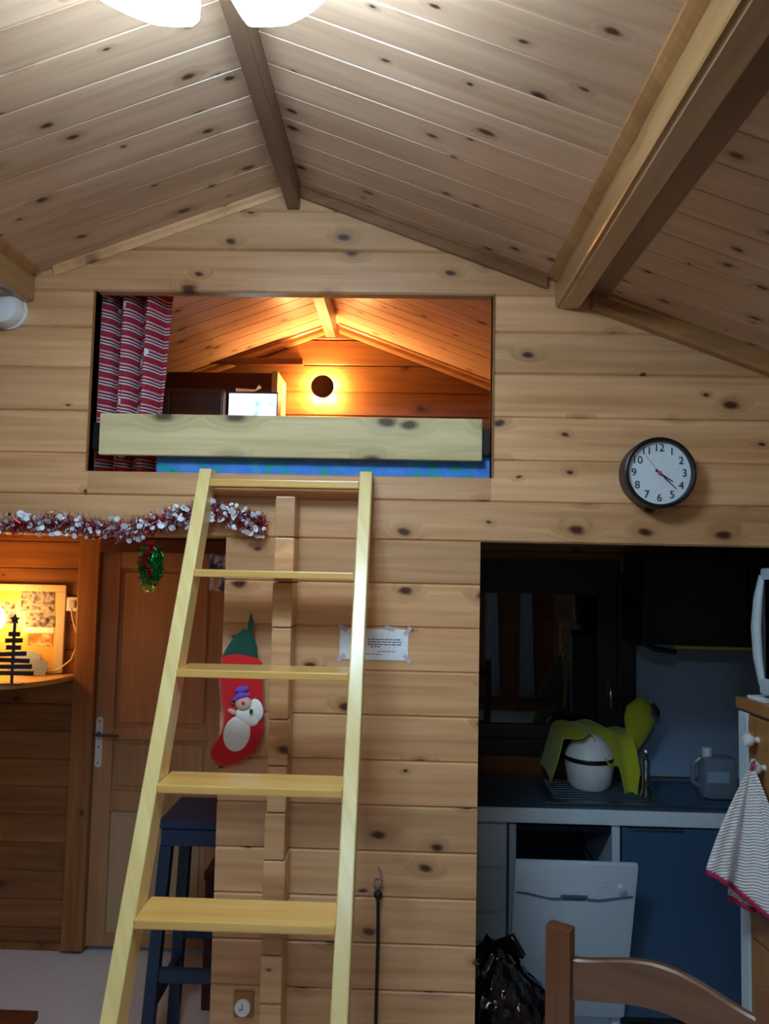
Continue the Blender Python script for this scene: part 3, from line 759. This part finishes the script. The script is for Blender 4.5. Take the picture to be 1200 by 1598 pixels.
wt = thing('slatted_metal_tree', 'dark grey slatted Christmas tree figure with a star on the hall shelf', 'figure', (-1.84, 3.50, 1.385))
B().box(-.045, .05, -.02, .02, .0, .005, .001).build('foot', 'slate', wt)
B().box(-.006, .006, -.004, .004, .005, .29).build('stem', 'slate', wt)
for zz, hw, an in ((.235, .026, .0), (.205, .04, .05), (.172, .034, .0), (.142, .062, .08), (.112, .078, -.03), (.082, .09, .04), (.052, .10, .02)):
    o = B().box(-hw, hw, -.006, .006, -.0105, .0105, .001).build('slat', 'slate', wt); o.location = (0, 0, zz); o.rotation_euler = (0, -an * .6, 0)
spt = [((.026 if k % 2 == 0 else .012) * math.sin(k * PI / 5), .305 + (.026 if k % 2 == 0 else .012) * math.cos(k * PI / 5)) for k in range(10)]
B().prism(spt, -.004, .004).build('star', 'slate', wt)

sk = thing('wall_plug', 'white plug in a socket beside the hall photo board', 'plug', (-1.715, YB - .003, 1.745))
B().box(-.035, .035, -.014, 0, -.036, .036, .004).build('socket_plate', 'whiteplastic', sk)
B().box(-.014, .022, -.042, -.014, -.018, .018, .006).build('plug_body', 'whiteplastic', sk)
B().tube([(0, -.03, -.018), (.012, -.03, -.08), (.035, -.03, -.15), (.038, -.03, -.215), (.012, -.03, -.285), (-.05, -.03, -.335), (-.16, -.05, -.354), (-.25, -.05, -.354)], .005, 8).build('cable', 'cream', sk, True)

po = thing('door_poster', 'blue and white picture pinned to the hall door behind the ladder', 'poster', (-.945, YB - .014, 1.93))
B().box(-.06, .075, -.0015, .0, -.10, .13).build('print', 'poster', po)

# navy high stool standing in the hall
ns = thing('navy_stool', 'navy painted wooden high stool in the hall behind the ladder', 'stool', (-.70, 3.05, 0))
B().box(-.225, .20, -.15, .15, .955, .985, .006).build('seat', 'navy', ns)
B().box(-.21, .185, -.155, -.13, .895, .954, .003).box(-.21, .185, .13, .155, .895, .954, .003).box(-.21, -.185, -.129, .129, .895, .954, .003).box(.16, .185, -.129, .129, .895, .954, .003).build('apron', 'navy', ns)
for sx_, sy_ in ((-1, -1), (-1, 1), (1, -1), (1, 1)):
    t_ = Vector((-.19 if sx_ < 0 else .165, .135 * sy_, .895)); f_ = Vector((-.235 if sx_ < 0 else .21, .19 * sy_, 0)); w_ = .022
    vs = [f_ + Vector((a, b_, 0)) for a, b_ in ((-w_, -w_), (w_, -w_), (w_, w_), (-w_, w_))] + [t_ + Vector((a, b_, 0)) for a, b_ in ((-w_, -w_), (w_, -w_), (w_, w_), (-w_, w_))]
    B().add(vs, [(0, 1, 2, 3), (4, 5, 6, 7), (0, 1, 5, 4), (1, 2, 6, 5), (2, 3, 7, 6), (3, 0, 4, 7)]).build('leg', 'navy', ns)
for sy_ in (-1, 1): B().box(-.205, .18, .165 * sy_ - .012, .165 * sy_ + .012, .40, .45, .003).build('rung', 'navy', ns)
for xx in (-.213, .187): B().box(xx - .012, xx + .012, -.155, .155, .30, .345, .003).build('rung', 'navy', ns)
sb = thing('brown_box', 'dark reddish brown box standing behind the navy stool', 'box', (-.66, 3.55, 0))
B().box(-.20, .22, -.16, .16, .0, .56, .012).build('body', 'brown', sb); B().box(-.205, .225, -.165, .165, .56, .60, .01).build('lid', 'brown', sb)

fs = thing('footstool', 'low dark wooden footstool on the pale hall floor', 'footstool', (-1.62, 2.84, 0))
B().box(-.2, .24, -.12, .12, .20, .235, .006).build('seat', 'darkwood', fs)
for xx in (-.16, .18):
    B().prism([(-.10, 0), (-.06, 0), (-.04, .06), (.04, .06), (.06, 0), (.10, 0), (.10, .199), (-.10, .199)], xx - .012, xx + .012, 'x').build('leg', 'darkwood', fs)

# ================================================================ KITCHEN
ct = thing('kitchen_worktop', 'white-edged kitchen worktop under the dark window', 'worktop', (.85, 3.57, .885))
ZT = .948
B().box(-1.19, 1.23, -.262, .26, .0, ZT - .885 - .004, .003).build('slab', 'worktop', ct)
B().box(-1.19, 1.23, -.276, -.262, .0, ZT - .885, .005).build('front_edge', 'counter', ct)

sk2 = thing('sink', 'steel drainer and dark sink let into the worktop', 'sink', (1.12, 3.58, ZT - .0035))
B().box(-.47, .06, -.215, .20, .0, .010, .004).build('drainer', 'steel', sk2)
for i in range(9): B().tube([(-.42, -.16 + .035 * i, .012), (.0, -.16 + .035 * i, .012)], .004, 8).build('ridge', 'steel', sk2, True)
B().box(.06, .48, -.215, -.18, .0, .010, .004).box(.06, .48, .165, .20, .0, .010, .004).box(.44, .48, -.18, .165, .0, .010, .004).box(.06, .09, -.18, .165, .0, .010, .004).build('rim', 'steel', sk2)
B().box(.09, .44, -.18, .165, .0005, .003).build('bowl', 'greyblue', sk2)
fc = thing('tap', 'chrome mixer tap standing between drainer and sink bowl', 'tap', (1.13, 3.49, ZT + .0072))
B().lathe([(.0, .0), (.026, .0), (.024, .02), (.017, .035), (.016, .13), (.020, .14), (.020, .165), (.0, .175)], n=24).build('body', 'chrome', fc, True)
B().tube([(0, 0, .12), (.02, .04, .15), (.045, .10, .155), (.055, .14, .13)], .009, 12).build('spout', 'chrome', fc, True)
B().tube([(0, 0, .17), (-.01, -.03, .20), (-.02, -.06, .215)], .006, 10).build('lever', 'chrome', fc, True)

pt = thing('white_pot', 'white pot with dark band upturned on the drainer under lime cloth', 'pot', (.90, 3.60, ZT + .012))
B().lathe([(.0, .0), (.085, .0), (.100, .02), (.112, .09), (.114, .125)], n=40).build('body', 'whiteplastic', pt, True)
B().lathe([(.1145, .125), (.1165, .128), (.1165, .143), (.1145, .146)], n=40).build('band', 'blackmetal', pt, True)
B().lathe([(.114, .146), (.108, .165), (.085, .205), (.05, .235), (.02, .245), (.0, .246)], n=40).build('dome', 'whiteplastic', pt, True)

# lime cloth draped over pot and towards the tap
lc = thing('lime_cloth', 'lime green cloth draped over the white pot and dish rack', 'cloth', (.97, 3.62, ZT + .012))
def lime(u, v):
    # u: left to right, v: front (0) to back (1)
    x = -.27 + .42 * u
    top = .27 - 1.4 * (x + .085) ** 2 if x < .06 else .24 - .1 * (x - .06)
    front = max(0, .42 - v) / .42
    drop = front ** 1.3 * (.02 + .12 * min(1, max(0, (u - .45) / .2)) + .19 * max(0., math.sin(min(1., max(0., (u - .76) / .24)) * PI)) ** 1.5)
    if u < .14: drop += (.14 - u) / .14 * .17
    if u > .9: drop += 0
    yy = -.075 * 1.0 + .24 * v - .03 * front - .022 * math.sin(u * 23) * front
    return (x, yy - .0 * (u - .5), top - drop + .008 * math.sin(18 * u + 4 * v))
B().grid(lime, 60, 24).build('cloth', 'lime', lc, True, th=.003)
lc2 = thing('lime_glove', 'lime green glove standing up beside the window frame', 'glove', (1.14, 3.655, ZT + .012))
B().tube([(-.05, 0, .0), (-.045, 0, .09), (-.02, .0, .17), (.0, 0, .24), (.012, 0, .30), (.02, 0, .34), (.045, 0, .37), (.07, .0, .365)], [.016, .02, .03, .055, .074, .075, .058, .016], 20, .45).build('glove', 'lime', lc2, True)
B().tube([(.07, -.01, .385), (.092, -.02, .35), (.098, -.02, .325)], [.01, .014, .006], 10).build('dark_tip', 'blackmetal', lc2, True)

jg = thing('plastic_jug', 'cloudy plastic jug with white cap standing by the sink bowl', 'jug', (1.44, 3.52, ZT + .0005))
B().box(-.055, .105, -.05, .05, .0, .19, .03).build('body', 'jug', jg, True)
B().tube([(-.055, 0, .05), (-.085, 0, .07), (-.085, 0, .15), (-.05, 0, .18)], .012, 10).build('grip', 'jug', jg, True)
B().lathe([(.0, .185), (.022, .185), (.022, .225), (.0, .228)], (-.02, 0, 0), n=20).build('cap', 'whiteplastic', jg, True)
B().box(-.04, .06, -.0515, -.050, .08, .13).build('label_patch', 'splash', jg)

# base units
dc = thing('drawer_unit', 'white drawer unit at the left end of the worktop', 'drawers', (.36, 3.57, 0))
B().box(-.69, .115, -.245, .24, .05, .884).build('carcass', 'white', dc)
for z0, z1 in ((.06, .375), (.385, .495), (.505, .685), (.695, .875)):
    B().box(-.08, .112, -.262, -.246, z0, z1 - .004, .004).build('drawer_front', 'white', dc)
dw = thing('dishwasher', 'white slimline dishwasher with its door hanging half open', 'dishwasher', (.72, 3.57, 0))
B().box(-.235, -.205, -.25, .24, .03, .87, .003).build('side_panel', 'appliance', dw)
B().box(.205, .240, -.262, .24, .03, .884, .003).build('side_panel', 'appliance', dw)
B().box(-.205, .205, .22, .24, .08, .87).build('tub', 'black', dw)
B().box(-.205, .205, -.25, .219, .845, .87).build('tub_top', 'black', dw)
B().box(-.205, .205, -.25, .219, .08, .11).build('tub_floor', 'appliance', dw)
for i in range(12): B().tube([(-.19 + .034 * i, -.2, .60), (-.19 + .034 * i, .18, .60)], .002, 6).build('rack_wire', 'slate', dw)
B().tube([(-.2, -.21, .62), (.2, -.21, .62), (.2, .19, .62), (-.2, .19, .62), (-.2, -.21, .62)], .0035, 6).build('rack_rim', 'slate', dw, True)
B().box(-.235, .240, -.23, -.20, .0, .10, .003).build('kick_plate', 'appliance', dw)
dd = bpy.data.objects.new('door', None); COL.objects.link(dd)
bpy.data.objects.remove(dd)
door = B().box(-.246, .250, -.028, .0, .0, .735, .012).build('door', 'appliance', dw, True)
door.location = (0, -.262, .105); door.rotation_euler = (math.radians(16), 0, 0)
B().prism([(-.235, .595), (-.19, .588), (-.10, .568), (-.055, .566), (-.05, .582), (.05, .582), (.055, .566), (.10, .564), (.19, .582), (.235, .59), (.235, .597), (.10, .575), (.06, .577), (.052, .592), (-.052, .592), (-.06, .577), (-.10, .576), (-.19, .597), (-.235, .601)], -.0315, -.0285).build('handle_groove', 'steel', door)
B().box(-.05, .05, -.0295, -.0282, .566, .58).build('grip_recess', 'slate', door)
B().lathe([(.0, -.028), (.014, -.028), (.013, -.045), (.0, -.046)], (.185, 0, .635), 'y', 20).build('knob', 'appliance', door, True)
for i in range(3): B().lathe([(.0, -.028), (.005, -.028), (.005, -.032), (.0, -.032)], (.10 + .02 * i, 0, .64), 'y', 12).build('button', 'appliance', door, True)
bu = thing('sink_unit', 'dark blue-grey cupboard unit under the sink', 'cupboard', (1.36, 3.57, 0))
B().box(-.395, .65, -.245, .24, .06, .884).build('carcass', 'black', bu)
B().box(-.392, .28, -.264, -.246, .09, .876, .003).build('door', 'greyblue', bu)
B().box(.285, .648, -.264, -.246, .09, .876, .003).build('door', 'greyblue', bu)
B().box(-.37, -.13, -.274, -.264, .866, .876, .002).build('grip_strip', 'steel', bu)

# black bin bag
bb = thing('bin_bag', 'shiny black bin bag slumped on the floor below the white drawers', 'bin bag', (.40, 2.86, 0))
from mathutils import noise as mnoise
def bag(u, v):
    a = 2 * PI * u
    r_ = .235 * math.sin(PI * min(1, v * .86 + .14)) ** .5 if v < .96 else .07
    p = Vector((math.cos(a), math.sin(a), 2.2 * v))
    k = abs(mnoise.noise(p * 2.3 + Vector((3, 1, 0)))) * .16 + abs(mnoise.noise(p * 5.5)) * .10 + .03 * math.sin(7 * a) * v
    r_ *= 1.06 - k
    return (r_ * math.cos(a), r_ * math.sin(a) * .8, .57 * v - .05 * v * math.cos(a) - .1 * k)
B().grid(bag, 96, 40).build('sack', 'bag', bb, True)
B().tube([(-.02, 0, .54), (-.01, .0, .585), (.03, -.02, .60), (.07, -.05, .575)], [.07, .03, .045, .012], 14, .5).build('tied_neck', 'bag', bb, True)

# wall units and socket
hd = thing('black_wall_unit', 'black wall cupboard over the pale backsplash', 'cupboard', (1.42, 3.66, 1.64))
B().box(-.30, .66, -.16, .175, .0, .40, .004).build('carcass', 'black', hd)
B().box(-.298, .178, -.178, -.161, .002, .398, .003).build('door', 'black', hd)
B().box(.182, .658, -.178, -.161, .002, .398, .003).build('door', 'black', hd)
B().box(-.16, .24, -.176, -.15, -.014, -.001, .002).build('yellow_strip', 'lime', hd)
B().tube([(-.31, -.16, .004), (-.24, -.165, -.018), (-.15, -.17, -.03)], [.006, .014, .012], 12).build('nozzle', 'blackmetal', hd, True)
sok = thing('kitchen_socket', 'grey socket with black plug above the kitchen window corner', 'socket', (1.15, YB - .036, 2.01))
B().box(-.043, .043, -.010, .0, -.043, .043, .004).build('plate', 'jug', sok)
B().lathe([(.0, -.010), (.021, -.010), (.019, -.035), (.0, -.037)], axis='y', n=24).build('plug', 'blackmetal', sok, True)
B().tube([(.004, -.03, -.01), (.006, -.03, -.08), (.02, -.02, -.2), (.02, -.02, -.36)], .006, 8).build('plug_cable', 'blackmetal', sok, True)

# tall dresser on the right, turned to face the opening
AX, AY = 1.156, 2.60
ds = thing('tall_dresser', 'tall oak and white drawer cabinet at the right edge', 'cabinet', (AX, AY, 0), math.radians(-84))
ZC = 1.565
B().box(-.005, .80, -.008, .50, ZC - .038, ZC, .004).build('top', 'dresser', ds)
B().box(.0, .79, .018, .49, .06, ZC - .039).build('carcass', 'white', ds)
B().box(.0, .055, -.002, .017, .02, ZC - .046, .006).build('white_stile', 'white', ds)
B().box(.735, .79, -.002, .017, .02, ZC - .046, .006).build('white_stile', 'white', ds)
B().box(.0, .79, .03, .48, .0, .06).build('plinth', 'white', ds)
zs = [.08, .44, .80, 1.16, 1.518]
for z0, z1 in zip(zs[:-1], zs[1:]):
    B().box(.058, .732, .0, .017, z0 + .004, z1 - .004, .004).build('drawer_front', 'dresser', ds)
def knob(t, z_):
    k = B().lathe([(.0, .0), (.010, .0), (.008, -.014), (.017, -.022), (.021, -.034), (.017, -.046), (.0, -.050)], (t, 0, z_), 'y', 24).build('knob', 'whiteplastic', ds, True)
    k2 = B().lathe([(.0, -.002), (.013, -.002), (.013, -.010), (.0, -.012)], (t - .052, -.0, z_ + .002), 'y', 20).box(t - .05, t, -.010, -.006, z_ - .004, z_ + .004).build('latch_strap', 'whiteplastic', k, True)
knob(.115, 1.445); knob(.150, 1.365)
tvk = thing('old_television', 'silver framed television standing on the tall dresser', 'television', (AX + .085, AY - .24, ZC), math.radians(-78))
B().box(-.17, .22, .03, .16, .0, .022, .006).build('stand', 'slate', tvk)
B().box(-.17, .36, .02, .26, .022, .445, .02).build('casing', 'slate', tvk, True)
fr = B().tube([(-.172, .0, .05), (-.185, -.006, .14), (-.19, -.008, .24), (-.183, -.004, .34), (-.168, .0, .415)], [.014, .019, .020, .018, .012], 16, .7)
fr.box(-.175, .36, -.012, .02, .022, .075, .010).box(-.17, .36, -.008, .02, .40, .44, .010).box(.33, .38, -.012, .02, .022, .44, .010)
fr.build('silver_bezel', pm('silver_bezel', '#d5e6f0', .35, .1), tvk, True)
B().box(-.178, .331, -.001, .021, .072, .405).build('screen', 'glass', tvk)
lf2 = thing('dresser_papers', 'white papers lying on the tall dresser beside the television', 'papers', (AX + .0, AY - .03, ZC + .0005), math.radians(-84))
for i in range(3):
    o = B().box(-.0, .09, .02, .12, .003 * i, .003 * i + .0022).build('sheet', 'paper', lf2); o.rotation_euler = (0, 0, .1 * i)

# tea towel
TA = Vector((1.114, 2.42, 1.375))
tw = thing('tea_towel', 'white ribbed tea towel with raspberry hem hanging on the dresser knob', 'towel', TA)
bot = [Vector(p) for p in ((.958, 2.40, 1.068), (1.01, 2.385, 1.043), (1.056, 2.40, 1.010), (1.10, 2.37, .978), (1.145, 2.30, .948), (1.155, 2.18, .92))]
def towel(u, v, off=0.):
    f_ = u * (len(bot) - 1); i = min(int(f_), len(bot) - 2); q = bot[i].lerp(bot[i + 1], f_ - i) - TA
    t_ = Vector((-.012 + .026 * u, .0, -.012))
    p = t_.lerp(q, v ** 1.0)
    p.x += -.022 * math.sin(PI * v) * (1 - u) * .4 + .02 * math.sin(PI * v) * u
    p.y += (-.016 * math.sin(u * 13) - .01 * math.sin(u * 29 + 1)) * v + off
    return p
B().grid(towel, 56, 36).build('cloth', 'towel', tw, True, th=.003)
B().grid(lambda u, v: towel(u, 1.0) + Vector((0, -.001, .002 - .016 * v)), 56, 2).build('hem', 'border', tw, True, th=.005)
def fold(u, v): 
    a = Vector((1.05, 2.43, 1.06)).lerp(Vector((1.18, 2.42, 1.0)), u) - TA; b_ = Vector((1.042, 2.43, .972)).lerp(Vector((1.125, 2.42, .940)), u) - TA
    return a.lerp(b_, v) + Vector((0, .012 * math.sin(u * 7), 0))
B().grid(fold, 20, 10).build('back_fold', 'towel', tw, True, th=.003)
B().grid(lambda u, v: fold(u, 1) + Vector((0, -.001, .002 - .016 * v)), 20, 2).build('hem', 'border', tw, True, th=.005)
B().tube([(.0, 0, -.012), (.002, .0, .01), (.012, .0, .02), (.008, .0, .0), (.0, 0, -.012)], .003, 8).build('loop', 'border', tw, True)

# ================================================================ FOREGROUND CHAIR
L_ = Vector((.362, 1.70, 0)); Rr = Vector((.715, 1.476, 0)); wv_ = Rr - L_
ch = thing('dining_chair', 'brown wooden ladder-back dining chair in front of the kitchen', 'chair', (L_ + Rr) / 2, math.atan2(wv_.y, wv_.x))
hw = wv_.length / 2
ZCH = 1.208
for s_ in (-1, 1):
    B().tube([(s_ * hw, .07, 0), (s_ * hw, .0, .45), (s_ * hw, -.005, .8), (s_ * hw, .0, ZCH - .012)], .001, 4) if False else None
    o = B().box(s_ * hw - .029, s_ * hw + .029, -.018, .018, .0, ZCH, .007).build('leg', 'chairz', ch, True)
def crest(z0, z1, amp):
    n_ = 28; top = []; bo = []
    for i in range(n_ + 1):
        u = i / n_; x = -hw + .03 + (2 * hw - .06) * u
        e_ = math.sin(PI * u) ** 1.6
        top.append((x, z1 + amp * e_)); bo.append((x, z0 + amp * .75 * e_))
    vs = []; 
    def yy(x): return .028 * (1 - (x / hw) ** 2)
    b = B()
    for (x, zt), (_, zb) in zip(top, bo):
        vs += [(x, yy(x) - .011, zb), (x, yy(x) - .011, zt - .004), (x, yy(x) - .006, zt), (x, yy(x) + .006, zt), (x, yy(x) + .011, zt - .004), (x, yy(x) + .011, zb)]
    fs = [(0, 1, 2, 3, 4, 5), tuple(range(6 * n_ + 5, 6 * n_ - 1, -1))]
    for i in range(n_):
        for k in range(6): fs.append((6 * i + k, 6 * i + (k + 1) % 6, 6 * i + 6 + (k + 1) % 6, 6 * i + 6 + k))
    return b.add(vs, fs)
crest(1.062, 1.145, .032).build('crest_rail', 'chair', ch, True)
crest(.85, .92, .03).build('back_slat', 'chair', ch, True)
crest(.66, .72, .03).build('back_slat', 'chair', ch, True)
B().box(-hw + .005, hw - .005, -.40, -.005, .44, .465, .008).build('seat', 'chair', ch)
for s_ in (-1, 1): B().box(s_ * (hw + .0) - .02, s_ * hw + .02, -.42, -.38, 0, .439, .005).build('leg', 'chairz', ch)
for zz in (.2, .33): B().box(-hw + .028, hw - .028, -.408, -.392, zz, zz + .025, .004).build('stretcher', 'chair', ch)

# unseen pale curtains, added behind the camera to give the kitchen window its reflections
for i, (xa, lab) in enumerate(((1.25, 'left'), (1.72, 'right'))):
    pc = thing('added_reflection_curtain', 'added pale blue-grey reflection curtain on the rear wall, the ' + lab + ' one as seen from the ladder', 'curtain', (xa, YN + .06, .2), group='added reflection curtains on the rear wall')
    B().grid(lambda u, v: (-.1 + .2 * u * (.7 + .3 * (1 - v)), .02 * math.sin(u * 22), 1.7 * v), 40, 4).build('fabric', pm('pale_curtain_cloth', '#c9d6e6', .9), pc, True, th=.002)
